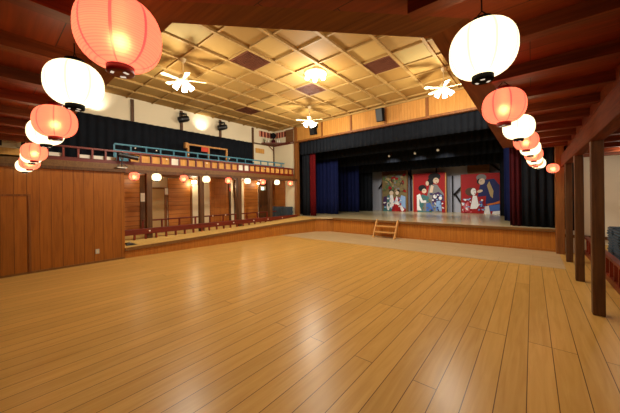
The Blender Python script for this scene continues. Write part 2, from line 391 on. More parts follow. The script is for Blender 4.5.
o = panel('door_3', 9.20, 10.05, .44, 2.02, MT['door_dark'], .05)
MB().box(XB+.05, 9.27, 1.10, XB+.09, 9.30, 1.24).build('door_handle', MT['blackgloss'], o)
panel('wall_panel_lintel', 9.20, 10.05, 2.02, 2.5, MT['post'], .03)
panel('trim_back_post', 10.05, 10.34, .44, 2.5, MT['midpost'], .06)
sbox('wall_panel_boards', (-11.1, 10.31, .44), (-10.28, 10.36, 2.5), MT['gridwood'])
tag(MB().box(-11.052, 3.63, 1.55, -11.044, 3.79, 1.86).build('paper_notice', MT['paper']), 'white paper notice on the dark post left of the beige door', 'notice')
tag(MB().box(-11.072, 4.48, 1.80, -11.064, 4.60, 2.06).build('paper_notice', MT['paper']), 'white paper notice by the top right corner of the beige door', 'notice')
tag(MB().box(-11.052, 7.375, 1.95, -11.044, 7.455, 2.12).build('paper_notice', MT['redsign']), 'small reddish notice on the post below a red lantern', 'notice')
def wall_lamp(y, z, w, h, lab):
    t = thing('wall_lamp', lab, 'lamp', (XB+.05, y, z))
    MB().box(-.05, -w/2-.01, -h/2-.01, 0, w/2+.01, h/2+.01).build('lamp_base', MT['grey'], t)
    MB().box(0, -w/2, -h/2, .06, w/2, h/2).build('lamp_cover', MT['tubelight'], t, bevel=.015)
wall_lamp(5.66, 2.33, .22, .13, 'lit white wall lamp beside the third lantern under the balcony')
wall_lamp(7.88, 2.18, .06, .42, 'upright lit wall lamp strip right of the dark double post')
wall_lamp(9.12, 2.36, .10, .08, 'small lit wall lamp above the dark brown door')
t = thing('exit_sign', 'lit white exit sign over the dark brown door', 'sign', (-11.05, 9.42, 2.10))
MB().box(-.05, -.10, -.09, 0, .22, .13).build('sign_housing', MT['grey'], t); MB().box(0, -.08, -.075, .012, .08, .075).build('sign_face', MT['exit'], t)

# ------------------------------------------------------------------ railings
def railing(name, label, X, y0, y1, z0, zb, zt, step, mat, matz, panels=None, tags=(), thin=False, deep=.05, zfun=None, halves=None):
    t = thing(name, label, 'railing', (X, y0, z0))
    L = y1-y0
    w = .05 if not thin else .03
    MB().box(-w, 0, zt-z0-deep, w, L, zt-z0).build('top_rail', mat, t, bevel=.006)
    if zb is not None:
        h = zb-z0
        MB().box(-w*.8, 0, 0, w*.8, L, h).build('bottom_rail', mat, t, bevel=.006)
    n = int(L/step)
    for i in range(n+1):
        y = i*step
        foot = 0 if zfun is None else zfun(y0+y)-z0
        MB().box(-w*.6, y-.022, foot, w*.6, y+.022, zt-z0-.05).build('baluster', matz, t)
        if halves and i < n and halves(y0+y): MB().box(-.045, y+.03, zb-z0, -.035, y+step-.03, zb-z0+.10).build('low_panel', MT['paper'], t)
        if panels and i < n:
            pm = panels(y0+y)
            if pm: MB().box(-.045, y+.025, zb-z0, -.035, y+step-.025, zt-z0-.05).build('infill_panel', pm, t)
    for y, z in tags:
        MB().tube((w+.001, y-y0, z-z0), (w+.02, y-y0, z-z0), .024, 10).build('number_tag', MT['paper'], t)
    return t
def bpan(y):
    if y < 2.6: return None
    k = round((y-1.75)/.303)
    return MT['paper'] if k in (8, 17, 18) else MT['tan']
railing('balcony_railing', 'long red balcony railing with tan panels along the left wall', -9.52, .72, 10.18, 2.66, 2.80, 3.10, .303, MT['redwood'], MT['redwoodZ'], bpan, [(3.9, 2.97), (5.35, 2.97), (6.9, 2.97), (8.2, 2.97)], halves=lambda y: y < 2.3 and not 1.2 < y < 1.5)
railing('guard_railing', 'blue painted guard railing behind the red balcony railing', -10.2, 2.62, 10.2, 2.64, 3.24, 3.44, .46, MT['blue'], MT['blue'], None, [(3.2, 3.34), (3.85, 3.34), (5.0, 3.34), (6.8, 3.34), (8.1, 3.34)], True)
t = railing('low_railing', 'low red railing along the front of the seating floor', -9.22, 2.55, 10.1, .40, None, .74, .303, MT['redwood'], MT['redwoodZ'], None, [(3.25, .66), (5.6, .66), (6.3, .66), (7.3, .66), (8.1, .66), (9.0, .66)], deep=.17, zfun=lambda y: .42+max(0, (y-4.6))*.022)
railing('back_railing', 'upper red railing on the seating floor behind the low one', -10.25, 3.42, 9.6, .43, None, .93, .62, MT['redwood'], MT['redwoodZ'], None, [(6.0, .9), (6.6, .9), (8.4, .9), (9.2, .9)])
railing('aisle_railing', 'low red railing beside the right hand pillars', 1.12, 3.6, 10.38, 0, .12, .49, .34, MT['redwood'], MT['redwoodZ'], None)

# raw timber frame standing on the balcony
t = thing('display_rack', 'raw timber rack with a red sign standing behind the blue railing', 'rack', (-10.6, 5.15, 2.64))
for y in (.04, .92, 1.80): MB().box(-.04, y-.035, 0, .04, y+.035, 1.20).build('post', MT['rawwood'], t)
MB().box(-.03, 0, 1.14, .03, 1.84, 1.20).build('top_rail', MT['rawwood'], t)
MB().box(-.03, 0, .82, .03, 1.84, .87).build('cross_rail', MT['rawwood'], t)
MB().box(-.10, -.08, 1.00, .06, .03, 1.22).build('end_block', MT['rawwood'], t)
MB().box(.041, .58, .94, .055, .90, 1.13).build('sign_board', MT['redsign'], t)
tag(MB().box(-11.15, 9.05, 3.98, -11.11, 9.62, 4.22).build('plaque', MT['tan']), 'tan plaque on the cream wall right of the black curtain', 'plaque')

# control booth at the near end of the balcony
t = thing('control_booth', 'cream booth with dark window panes at the balcony end', 'booth', (-9.60, -1.16, 2.74))
MB().box(-.6, 0, 0, .14, 1.82, .16).build('plinth', MT['tan'], t)
MB().box(-.6, 0, .16, .10, 1.82, .56).build('body', MT['creampaint'], t)
f = MB()
for y in (0, .62, 1.22, 1.66): f.box(.10, y, .17, .13, y+.06, .55)
f.box(.10, 0, .16, .13, 1.82, .20); f.box(.10, 0, .52, .13, 1.82, .56)
wf = f.build('window_frame', MT['creampaint'], t)
for y0, y1 in ((.06, .62), (.68, 1.22), (1.28, 1.42), (1.72, 1.79)): MB().box(.10, y0, .20, .112, y1, .52).build('pane', MT['glass'], wf)

# ------------------------------------------------------------------ curtains
def curtain(name, label, p, q, z0, z1, mat, amp=.05, fold=.22, group=None, ruff=0):
    p = Vector((*p, 0)); q = Vector((*q, 0)); L = (q-p).length; d = (q-p)/L; nrm = Vector((-d.y, d.x, 0))
    n = max(8, int(L/fold*8)); vs = []; rows = 5
    for j in range(rows):
        z = z0+(z1-z0)*j/(rows-1); k = 1-.35*j/(rows-1)
        for i in range(n+1):
            s = i/n*L
            o = amp*k*(math.sin(2*PI*s/fold+.7*math.sin(s*3.1))+.35*math.sin(2*PI*s/fold*.43+1.3))
            zz = z+(ruff*math.sin(2*PI*s/fold) if j == 0 else 0)
            c = p+d*s+nrm*o; vs.append((c.x, c.y, zz))
    fs = [(j*(n+1)+i, j*(n+1)+i+1, (j+1)*(n+1)+i+1, (j+1)*(n+1)+i) for j in range(rows-1) for i in range(n)]
    m = MB().add(vs, fs, 0, True)
    return tag(m.build(name, mat, solid=.012), label, 'curtain', group)
curtain('wall_curtain', 'long black curtain along the upper left wall above the balcony', (-11.04, -1.9), (-11.04, 8.80), 2.66, 4.44, MT['black_cloth'], .035, .26)
curtain('valance', 'black pleated valance across the top of the stage opening', (-9.27, 10.47), (.5, 10.47), 3.80, 4.55, MT['black_cloth'], .03, .2, ruff=.008)
curtain('stage_curtain', 'black curtain at the far left front of the stage', (-9.28, 10.62), (-8.80, 10.62), .66, 4.5, MT['black_cloth'], .04, .2)
curtain('stage_curtain', 'bright red curtain at the left front of the stage', (-8.80, 10.66), (-8.42, 10.66), .66, 4.5, MT['red_cloth'], .04, .15)
curtain('stage_curtain', 'navy blue curtain with deep folds at the left of the stage, nearest', (-10.0, 12.3), (-8.12, 12.3), .66, 4.5, MT['navy_cloth'], .07, .24)
curtain('stage_curtain', 'navy blue curtain at the left of the stage, further back', (-9.9, 14.6), (-8.15, 14.6), .66, 4.5, MT['navy_cloth'], .05, .26)
curtain('stage_curtain', 'black side curtain left of the painted panels', (-9.6, 15.7), (-7.80, 15.7), .66, 4.5, MT['black_cloth'], .04, .26)
curtain('stage_curtain', 'dark maroon curtain at the right front of the stage', (-.54, 10.62), (-.24, 10.62), .66, 4.5, MT['maroon_cloth'], .05, .13)
curtain('stage_curtain', 'black curtain at the right front of the stage below the lanterns', (-.24, 10.60), (.50, 10.60), .66, 4.5, MT['black_cloth'], .05, .19)
curtain('stage_curtain', 'navy blue curtain edge right of the painted panels', (-.80, 12.4), (.5, 12.4), .66, 4.5, MT['navy_cloth'], .05, .22)
curtain('stage_curtain', 'black side curtain right of the painted panels', (-1.12, 14.9), (.6, 14.9), .66, 4.5, MT['black_cloth'], .04, .24)
for i, (y, z, l) in enumerate(((11.7, 3.62, 'nearest the valance'), (13.3, 3.34, 'the middle one'), (15.0, 3.05, 'just above the painted panels'))):
    curtain('stage_border', 'black overhead border curtain inside the stage, '+l, (-9.8, y), (.7, y), z, 4.60, MT['black_cloth'], .04, .24)

# ------------------------------------------------------------------ painted panels on the stage
def painting(label, x0, x1, z1, shapes, ground, edge, y=16.3):
    W = x1-x0; H = z1-.652
    t = thing('painted_panel', label, 'painting', (x0, y, .652), 'painted panels on the stage')
    MB().box(0, .006, 0, W, .07, H).build('board', ground, t)
    MB().box(W, .0, 0, W+.06, .11, H).build('edge_strip', MT[edge], t); MB().box(-.03, .0, 0, 0, .11, H).build('edge_strip', MT[edge], t)
    for q in (.3, .7): MB().bar((W*q, .10, H*.8), (W*q, .55, .03), .05, .05).build('prop', MT['rawwood'], t)
    mats = sorted({s[0] for s in shapes}); m = MB()
    for li, s in enumerate(shapes):
        yy = .005-.0022*(li+1); mi = mats.index(s[0])
        if s[1] == 'e':
            _, _, u, v, a, b = s[:6]; rot = s[6] if len(s) > 6 else 0
            pts = []
            for k in range(20):
                c, q = math.cos(2*PI*k/20)*a*W, math.sin(2*PI*k/20)*b*H
                pts.append((u*W+c*math.cos(rot)-q*math.sin(rot), v*H+c*math.sin(rot)+q*math.cos(rot)))
        else: pts = [(u*W, v*H) for u, v in s[2]]
        pts = [(min(max(a, 0), W), min(max(b, 0), H)) for a, b in pts]
        m.add([(a, yy, b) for a, b in pts], [tuple(range(len(pts)))], mi)
    m.build('picture', [P[k] for k in mats], t)
def dabs(cols, n, u0, u1, v0, v1, r=.035, seed=1):
    R = random.Random(seed)
    return [(R.choice(cols), 'e', R.uniform(u0, u1), R.uniform(v0, v1), R.uniform(.5, 1)*r, R.uniform(.5, 1)*r, R.uniform(0, 3)) for _ in range(n)]
# left panel: crowded scene, pale figures low down under a mottled olive and red ground
s1 = [('brown', 'p', [(0, .9), (1, .9), (1, 1), (0, 1)]), ('grey', 'e', .50, .72, .32, .15), ('tan', 'e', .40, .74, .13, .09), ('olive', 'e', .66, .70, .16, .08)]
s1 += dabs(['red', 'crimson', 'olive', 'grey', 'green', 'tan'], 34, .04, .96, .50, .90, .07, 3)
s1 += [('teal', 'p', [(.02, .0), (.25, .42), (.5, .3), (.5, 0)]), ('plum', 'p', [(.02, .15), (.06, .36), (.2, .38), (.2, .12)]), ('crimson', 'p', [(.4, .0), (.5, .34), (.75, .36), (.98, .12), (.98, .0)]),
       ('lblue', 'p', [(.7, .2), (.8, .40), (.97, .36), (.97, .06)]), ('black', 'e', .40, .50, .10, .045), ('skin', 'e', .40, .455, .085, .06), ('black', 'e', .66, .50, .09, .04), ('skin', 'e', .64, .455, .07, .05),
       ('white', 'p', [(.3, .1), (.34, .4), (.46, .4), (.52, .2), (.44, .08)]), ('white', 'p', [(.5, .2), (.62, .38), (.68, .3), (.92, .04), (.84, .0), (.6, .16)]), ('white', 'e', .26, .12, .06, .10), ('red', 'p', [(.52, .0), (.58, .18), (.74, .14), (.8, .0)])]
s1 += dabs(['grey', 'olive', 'tan', 'green', 'brown'], 30, .1, .9, .52, .88, .05, 21)
s1 += dabs(['white', 'lblue', 'crimson', 'teal'], 22, .05, .95, .02, .34, .035, 5)
painting('tall mottled olive painted panel with crowded kimono figures, leftmost of three', -7.40, -5.86, 3.16, s1, P['olive'], 'boardbrown')
# middle panel: two seated figures in grey kimono on red
s2 = [('grey', 'p', [(.42, .0), (.44, .40), (.54, .72), (.76, .70), (.96, .46), (.98, .0)]), ('plum', 'p', [(.6, .2), (.62, .46), (.8, .52), (.96, .42), (.95, .2)]), ('black', 'e', .68, .90, .19, .10), ('black', 'e', .56, .78, .10, .10),
      ('skin', 'e', .73, .80, .09, .075, .2), ('black', 'p', [(.70, .825), (.76, .835), (.76, .828), (.70, .817)]), ('crimson', 'e', .75, .755, .018, .01), ('skin', 'p', [(.52, .50), (.58, .70), (.66, .66), (.62, .5)]), ('skin', 'e', .46, .74, .05, .06),
      ('teal', 'p', [(.14, .0), (.16, .36), (.3, .46), (.5, .4), (.6, .1), (.6, .0)]), ('black', 'e', .30, .62, .13, .085), ('skin', 'e', .36, .545, .075, .06), ('black', 'p', [(.33, .565), (.38, .57), (.38, .563), (.33, .557)]), ('white', 'p', [(.14, .44), (.22, .48), (.3, .32), (.42, .30), (.42, .24), (.26, .24)]),
      ('white', 'p', [(.12, .04), (.12, .44), (.2, .46), (.2, .16), (.27, .04)]), ('grey', 'p', [(.3, .02), (.34, .24), (.5, .26), (.5, .02)]), ('blue', 'p', [(.42, .02), (.42, .22), (.54, .24), (.66, .04)]), ('lblue', 'p', [(.72, .04), (.74, .28), (.86, .30), (.9, .04)]), ('white', 'e', .70, .40, .06, .05), ('white', 'e', .86, .36, .05, .045),
      ('crimson', 'p', [(.9, 0), (.9, .3), (.98, .28), (.98, 0)])]
s2 += dabs(['lblue', 'white', 'plum', 'blue', 'navy'], 26, .58, .95, .05, .48, .032, 8) + dabs(['teal', 'lblue', 'grey', 'olive'], 10, .3, .58, .03, .36, .03, 9)
painting('red painted panel with two grey-robed kimono figures leaning together, the middle one', -5.46, -3.72, 2.90, s2, P['red'], 'rawwood')
# right panel: tall figure in navy robe above a woman in a patterned kimono, on red
s3 = [('navy', 'p', [(.44, .42), (.50, .70), (.62, .84), (.86, .86), (.99, .70), (.99, .10), (.62, .12), (.66, .44)]), ('grey', 'e', .54, .90, .13, .085), ('black', 'e', .50, .80, .08, .07), ('skin', 'e', .55, .80, .08, .08, -.3), ('black', 'p', [(.50, .815), (.56, .825), (.56, .817), (.50, .807)]), ('tan', 'p', [(.68, .70), (.74, .80), (.84, .56), (.82, .38), (.76, .44)]),
      ('skin', 'e', .50, .56, .075, .035, .3), ('orange', 'p', [(.66, .24), (.70, .20), (.99, .26), (.99, .32), (.84, .27)]), ('blue', 'p', [(.7, .20), (.99, .24), (.99, .08), (.66, .06)]), ('white', 'p', [(.80, .0), (.82, .06), (.99, .08), (.99, .0)]),
      ('crimson', 'p', [(.02, .0), (.04, .24), (.18, .44), (.42, .44), (.66, .24), (.66, .0)]), ('brown', 'e', .26, .55, .15, .105), ('white', 'e', .335, .55, .07, .09), ('black', 'p', [(.33, .57), (.39, .58), (.39, .572), (.33, .562)]), ('crimson', 'e', .37, .51, .015, .012), ('white', 'p', [(.28, .28), (.32, .46), (.42, .44), (.47, .2), (.4, .10), (.24, .12)]),
      ('white', 'p', [(.60, .0), (.62, .18), (.72, .20), (.76, .0)]), ('pink', 'p', [(.03, .02), (.06, .22), (.2, .3), (.22, .06)]), ('red', 'e', .40, .06, .18, .06)]
s3 += dabs(['white', 'lblue', 'pink', 'crimson'], 30, .04, .26, .03, .38, .03, 11) + dabs(['lblue', 'blue', 'white'], 16, .48, .62, .08, .34, .03, 12)
painting('red painted panel with a navy-robed figure over a kneeling kimono figure, rightmost', -2.93, -1.22, 2.72, s3, P['red'], 'boardbrown')
tag(MB().box(-2.68, 16.6, 2.62, -1.68, 16.66, 3.26).build('brown_board', MT['boardbrown']), 'brown board showing above the rightmost painted panel', 'board')
def brace(label, x, bars):
    t = thing('timber_brace', label, 'brace', (x, 16.82, .65))
    for nm, a, b in bars: MB().bar((a[0]-x, 0, a[1]-.65), (b[0]-x, 0, b[1]-.65), .05, .09).build(nm, MT['timber'], t)
brace('black timber brace between the left and middle painted panels', -5.78, [('post', (-5.78, .66), (-5.78, 3.6)), ('strut', (-6.1, 3.3), (-5.2, 1.95))])
brace('black timber post above the middle painted panel', -4.3, [('post', (-4.3, .66), (-4.3, 3.6))])
brace('black k-shaped timber brace right of the middle painted panel', -3.42, [('post', (-3.46, .66), (-3.46, 2.72)), ('strut', (-2.6, 2.55), (-3.40, 1.62)), ('strut', (-3.36, 1.72), (-2.75, .70))])
brace('black timber brace behind the top right corner of the rightmost painted panel', -1.4, [('strut', (-1.65, 3.25), (-1.1, 2.7))])
brace('black timber brace left of the leftmost painted panel', -7.6, [('strut', (-7.9, 2.1), (-7.2, 3.1)), ('post', (-7.5, .66), (-7.5, 3.2))])

# ------------------------------------------------------------------ steps
t = thing('stage_steps', 'small open wooden steps leaning against the stage front', 'steps', (-4.45, 9.80, 0))
for s in (-1, 1):
    x = s*.43
    MB().add([(x-.022, -.04, 0), (x-.022, .08, 0), (x-.022, .43, .60), (x-.022, .43, .69), (x-.022, .35, .69),
              (x+.022, -.04, 0), (x+.022, .08, 0), (x+.022, .43, .60), (x+.022, .43, .69), (x+.022, .35, .69)],
             [(0,4,3,2,1), (5,6,7,8,9), (0,1,6,5), (1,2,7,6), (2,3,8,7), (3,4,9,8), (4,0,5,9)]).build('stringer', MT['step'], t)
for y, z in ((.11, .22), (.245, .44)): MB().box(-.41, y-.09, z-.018, .41, y+.11, z+.018).build('tread', MT['step'], t)

# ------------------------------------------------------------------ lanterns
def lantern_proto(color):
    pap = MT['p_red'] if color == 'red' else MT['p_white']; cap = MT['capred'] if color == 'red' else MT['black']
    t = thing('paper_lantern', 'x', 'lantern')
    prof = []
    for i in range(41):
        u = -1+2*i/40; z = .235+.195*u
        r = .062+.160*(1-abs(u)**2.3)**.5
        prof.append((r+.0012*math.cos(i*PI), z))
    MB().lathe(prof, 64, cap=False).build('shade', pap, t)
    bc = MB().lathe([(.02, .0), (.068, .0), (.072, .006), (.072, .046), (.064, .046), (.064, .03)], 32).build('bottom_cap', cap, t)
    for k in range(3):
        a = 2*PI*k/3+.4; c, s_ = math.cos(a), math.sin(a)
        MB().bar((c*.042-s_*.014, s_*.042+c*.014, -.001), (c*.042+s_*.014, s_*.042-c*.014, -.001), .016, .004).build('vent_slot', MT['slot'], bc)
    MB().lathe([(.05, .42), (.074, .42), (.074, .465), (.02, .475)], 32).build('top_cap', MT['black'] if color == 'white' else cap, t)
    hk = MB().tube((-.06, 0, .47), (0, 0, .53), .004, 6).tube((.06, 0, .47), (0, 0, .53), .004, 6)
    hk.build('hanger', MT['cord'], t)
    MB().lathe([(.001, .26), (.02, .27), (.032, .30), (.03, .33), (.018, .365), (.016, .42)], 16).build('bulb', MT['lampglass'], t)
    return t
protos = {c: lantern_proto(c) for c in ('red', 'white')}
used = set()
def lantern(color, label, x, y, zb, D, ztop, lit=True, group=None):
    src = protos[color]
    if color in used: r = dup(src)
    else: r = src; used.add(color)
    r['label'] = label
    if group: r['group'] = group
    s = D/.45
    r.location = (x, y, zb); r.scale = (s, s, s)
    r.rotation_euler = (0, 0, random.uniform(0, .78))
    c = MB().tube((0, 0, .525), (0, 0, max(.54, (ztop-zb)/s)), .005/s, 6).build('cord', MT['cord'], r)
    if lit:
        l = bpy.data.lights.new('lantern_bulb_light', 'POINT'); l.energy = (.75 if color == 'red' else .5)*s*s; l.color = (1, .8, .5); l.shadow_soft_size = .035*s
        o = bpy.data.objects.new('lantern_bulb_light', l); COL.objects.link(o); o.location = (0, 0, .2); o.parent = r
    return r
ZS = 3.11
g1 = 'lantern row along the right gallery'; g2 = 'lantern row along the rear gallery'; g3 = 'small lanterns under the balcony'
lantern('white', 'largest white lantern at upper right, hanging beside the mitred beam', -.26, 2.24, 2.47, .42, ZS, True, g1)
lantern('red', 'largest red lantern of the right row, just beyond its largest white one', -.24, 3.80, 2.455, .43, ZS, True, g1)
lantern('white', 'second white lantern from the viewer in the right row', -.15, 5.23, 2.48, .41, ZS, True, g1)
lantern('red', 'second red lantern from the viewer in the right row', -.08, 6.65, 2.48, .40, ZS, True, g1)
lantern('white', 'third white lantern from the viewer in the right row', -.02, 7.80, 2.49, .38, ZS, True, g1)
lantern('red', 'third red lantern from the viewer in the right row', .04, 8.60, 2.44, .37, ZS, True, g1)
lantern('white', 'fourth white lantern of the right row, a sliver between two red ones', .06, 9.20, 2.40, .34, ZS, True, g1)
lantern('red', 'fourth and last red lantern of the right row', .085, 9.62, 2.375, .33, ZS, True, g1)
lantern('white', 'last white lantern of the right row, in front of the black stage curtain', .15, 10.02, 2.35, .33, ZS, True, g1)
lantern('red', 'lone small red lantern by the right column of the stage', .44, 9.75, 2.2, .27, 2.69, True)
for a in (('red', 'huge red lantern with pink strips at the top left', -2.06, .57, 2.49, .485), ('white', 'largest white lantern at upper left, just behind the huge red one', -3.14, .52, 2.48, .43),
          ('red', 'second red lantern of the left row, below the largest white one', -4.6, .57, 2.42, .44), ('white', 'second white lantern of the left row, half hidden by a red one', -5.6, .59, 2.46, .43),
          ('red', 'third red lantern of the left row', -6.75, .56, 2.33, .35), ('white', 'third white lantern of the left row, mostly hidden between red ones', -7.3, .57, 2.34, .31),
          ('red', 'last and smallest red lantern of the left row', -7.8, .58, 2.26, .32), ('white', 'last white lantern of the left row, against the wooden wall', -8.3, .55, 2.24, .30)):
    lantern(*a, ZS, True, g2)
ords = ['first', 'second', 'third', 'fourth', 'fifth', 'sixth', 'seventh', 'eighth', 'ninth']
for i, (y, D) in enumerate(((2.89, .27), (3.52, .27), (4.40, .26), (5.23, .27), (6.17, .25), (7.10, .27), (7.95, .24), (8.81, .26), (9.72, .24))):
    c = 'red' if i % 2 == 0 else 'white'
    lantern(c, 'small %s lantern under the balcony, %s along from the wooden wall' % (c, ords[i]), -9.12, y*.981, 2.19, D, 2.53 if False else 2.50, False, g3)

# ------------------------------------------------------------------ ceiling fans and lamps
def fan_proto():
    t = thing('ceiling_fan', 'x', 'ceiling fan', (0,0,0), 'white ceiling fans')
    MB().lathe([(.03, -.10), (.055, -.06), (.075, 0)], 20).build('canopy', MT['fanwhite'], t)
    MB().tube((0,0,-.08), (0,0,-.42), .013, 10).build('rod', MT['fanwhite'], t)
    MB().lathe([(.03, -.64), (.08, -.62), (.11, -.56), (.11, -.47), (.07, -.42), (.02, -.40)], 24).build('motor', MT['fanwhite'], t)
    for k in range(5):
        a = 2*PI*k/5; M = Matrix.Rotation(a, 3, 'Z') @ Matrix.Rotation(.2, 3, 'X')
        pts = [(.10, -.02), (.2, -.045), (.50, -.065), (.55, -.04), (.55, .04), (.50, .065), (.2, .045), (.10, .02)]
        v = [M @ Vector((x, y, .004)) for x, y in pts]+[M @ Vector((x, y, -.004)) for x, y in pts]; n = 8
        v = [p+Vector((0,0,-.55)) for p in v]
        MB().add(v, [tuple(range(n)), tuple(range(2*n-1, n-1, -1))]+[(i, n+i, n+(i+1)%n, (i+1)%n) for i in range(n)]).build('blade', MT['fanwhite'], t)
    for k in range(5):
        a = 2*PI*k/5+.3; M = Matrix.Rotation(a, 3, 'Z') @ Matrix.Rotation(-.75, 3, 'Y')
        MB().lathe([(.03, 0), (.045, -.05), (.06, -.11), (.07, -.18)], 14, (math.cos(a)*.10, math.sin(a)*.10, -.62), mat=M).build('lamp_shade', MT['bulb'], t)
    return t
def point_light(x, y, z, e, r=.13):
    l = bpy.data.lights.new('overhead_light', 'POINT'); l.energy = e; l.color = (1, .94, .78); l.shadow_soft_size = r
    o = bpy.data.objects.new('overhead_light', l); COL.objects.link(o); o.location = (x, y, z)
EF = 215
fan = fan_proto(); first = True
for x, y, rz, lab in ((-6.88, 3.27, 1.0, 'white ceiling fan with lit glass shades over the balcony side, nearest'), (-1.895, 8.29, .1, 'white ceiling fan beside the upper right lanterns'), (-6.82, 8.29, .3, 'white ceiling fan nearest the far left stage corner')):
    f = fan if first else dup(fan); first = False
    f.location = (x, y, CEIL-.01); f.rotation_euler = (0, 0, rz); f['label'] = lab
    point_light(x, y, CEIL-1.12, EF*1.05)
point_light(-1.895, 3.25, CEIL-1.12, EF*.5)      # unseen light added behind the corner beam for the near floor; no fan modelled
t = thing('ceiling_lamp', 'lit cluster of six bulbs set in the middle of the ceiling', 'ceiling lamp', (-4.85, 6.19, CEIL+.05))
MB().lathe([(.30, -.05), (.32, -.03), (.32, 0)], 28).build('lamp_plate', MT['fanwhite'], t)
for k in range(6):
    a = 2*PI*k/6+.2; M = Matrix.Rotation(a, 3, 'Z') @ Matrix.Rotation(-.5, 3, 'Y')
    MB().lathe([(.02, 0), (.05, -.03), (.065, -.08), (.055, -.13), (.02, -.15)], 14, (math.cos(a)*.23, math.sin(a)*.23, -.04), mat=M).build('lamp_shade', MT['bulb'], t)
point_light(-4.85, 6.19, CEIL-.62, EF*.8)

# ceiling vents
for i, j, lab in ((-4, 0, 'brown ceiling grille between the nearest fan and the corner beam'), (-1, 3, 'brown ceiling grille left of the fan by the upper right lanterns'), (-4, 3, 'brown ceiling grille just beyond the ceiling lamp'), (-8, 3, 'brown ceiling grille near the left wall')):
    x = -2.74+.845*i; y = 4.09+.84*j
    t = thing('ceiling_vent', lab, 'vent', (x+.4225, y+.42, CEIL+.005), 'brown ceiling grilles')
    MB().box(-.36, -.36, .03, .36, .36, .045).build('backing', MT['dark_hole'], t)
    MB().box(-.385, -.38, 0, .385, -.35, .05).box(-.385, .35, 0, .385, .38, .05).box(-.385, -.35, 0, -.355, .35, .05).box(.355, -.35, 0, .385, .35, .05).build('frame', MT['grille'], t)
    g = MB()
    for k in range(13):
        q = -.33+.055*k; g.box(-.355, q-.010, .006, .355, q+.010, .02)
    for k in range(13):
        q = -.33+.055*k; g.box(q-.007, -.35, .018, q+.007, .35, .03)
    g.build('grille', MT['grille'], t)

def spot(x, y, z, tx, ty, tz, e, ang, col=(1, .87, .62), r=.04):  # serves the stage spotlights and the added lights on the upper wall
    l = bpy.data.lights.new('spot_light', 'SPOT'); l.energy = e; l.spot_size = ang; l.spot_blend = 1.0; l.color = col; l.shadow_soft_size = r
    o = bpy.data.objects.new('spot_light', l); COL.objects.link(o); o.location = (x, y, z)
    o.rotation_euler = (Vector((tx, ty, tz))-Vector((x, y, z))).to_track_quat('-Z', 'Y').to_euler()
# ------------------------------------------------------------------ spotlights, speakers
def wall_spot(y, lab):
    t = thing('wall_spotlight', lab, 'spotlight', (-11.09, y, 4.92), 'spotlights on the upper left wall')
    MB().box(0, -.10, .16, .22, .10, .20).build('bracket', MT['blackgloss'], t)
    for s in (-1, 1): MB().box(.10, s*.13-.012, -.06, .15, s*.13+.012, .22).build('yoke_arm', MT['blackgloss'], t)
    b = MB(); b.lathe([(.10, -.20), (.125, -.17), (.125, .12), (.10, .20)], 20, (.14, 0, -.04), mat=Matrix.Rotation(-1.25, 3, 'X') @ Matrix.Rotation(.35, 3, 'Y'))
    b.build('can', MT['blackgloss'], t)
    v = Matrix.Rotation(-1.25, 3, 'X') @ Matrix.Rotation(.35, 3, 'Y') @ Vector((0, 0, 1))
    c = Vector((.14, 0, -.04))
    MB().tube(c+v*.20, c+v*.215, .09, 18).build('lens', MT['glass'], t)
wall_spot(5.19, 'black wall spotlight on the first post, left of the bright wall patch')
wall_spot(6.98, 'black wall spotlight on the next post, right of the bright wall patch')
def speaker(x, lab):
    t = thing('speaker', lab, 'speaker', (x, 10.05, 4.60))
    M = Matrix.Rotation(.22, 4, 'X')
    c = MB().box(-.14, -.12, 0, .14, .10, .50); c.v = [tuple(M @ Vector(v)) for v in c.v]; c.build('cabinet', MT['black'], t, bevel=.01)
    c = MB().box(-.125, -.128, .02, .125, -.118, .48); c.v = [tuple(M @ Vector(v)) for v in c.v]; c.build('grille', MT['blackgloss'], t)
    MB().box(-.05, .08, .40, .05, .24, .46).box(-.08, .18, .36, .08, .225, .56).build('bracket', MT['blackgloss'], t)
speaker(-4.60, 'black loudspeaker on the stage header, right of centre')
speaker(-8.02, 'black loudspeaker on the stage header behind the far fan')
t = thing('follow_spotlight', 'black spotlight on a white base at the balcony edge', 'spotlight', (-9.30, 2.58, 2.56))
MB().box(-.16, -.14, 0, .10, .10, .03).build('base_plate', MT['grey'], t)
MB().tube((0, 0, .03), (0, 0, .30), .016, 10).build('stand', MT['blackgloss'], t)
for s in (-1, 1): MB().tube((0, 0, .16), (.02, s*.14, .04), .010, 8).build('stay', MT['blackgloss'], t)
MB().tube((.02, -.10, .40), (.06, .40, .33), .055, 16, r2=.075).build('can', MT['blackgloss'], t)
MB().lathe([(.05, -.07), (.075, -.05), (.075, .05), (.05, .07)], 14, (0, -.05, .40)).build('housing', MT['blackgloss'], t)
MB().box(-.03, -.035, .26, .03, .035, .34).build('yoke', MT['blackgloss'], t)
for k, (x, y, l) in enumerate(((-5.2, 12.4, 'left'), (-4.0, 12.4, 'middle'), (-3.0, 12.2, 'right'))):
    t = thing('stage_spotlight', 'small dark stage spotlight hanging under the borders, %s one of three' % l, 'spotlight', (x, y, 3.62))
    MB().tube((0, 0, 0), (0, -.18, -.10), .06, 12, r2=.07).build('can', MT['blackgloss'], t); MB().tube((0, -.185, -.103), (0, -.195, -.108), .05, 12).build('lens', MT['grey'], t)
    MB().box(-.02, -.02, 0, .02, .02, 1.02).build('bracket', MT['blackgloss'], t)
    spot(x, y+.05, 3.5, x-1.2+.6*k, 16.2, 1.1, 240, 1.25, (1, .95, .88))

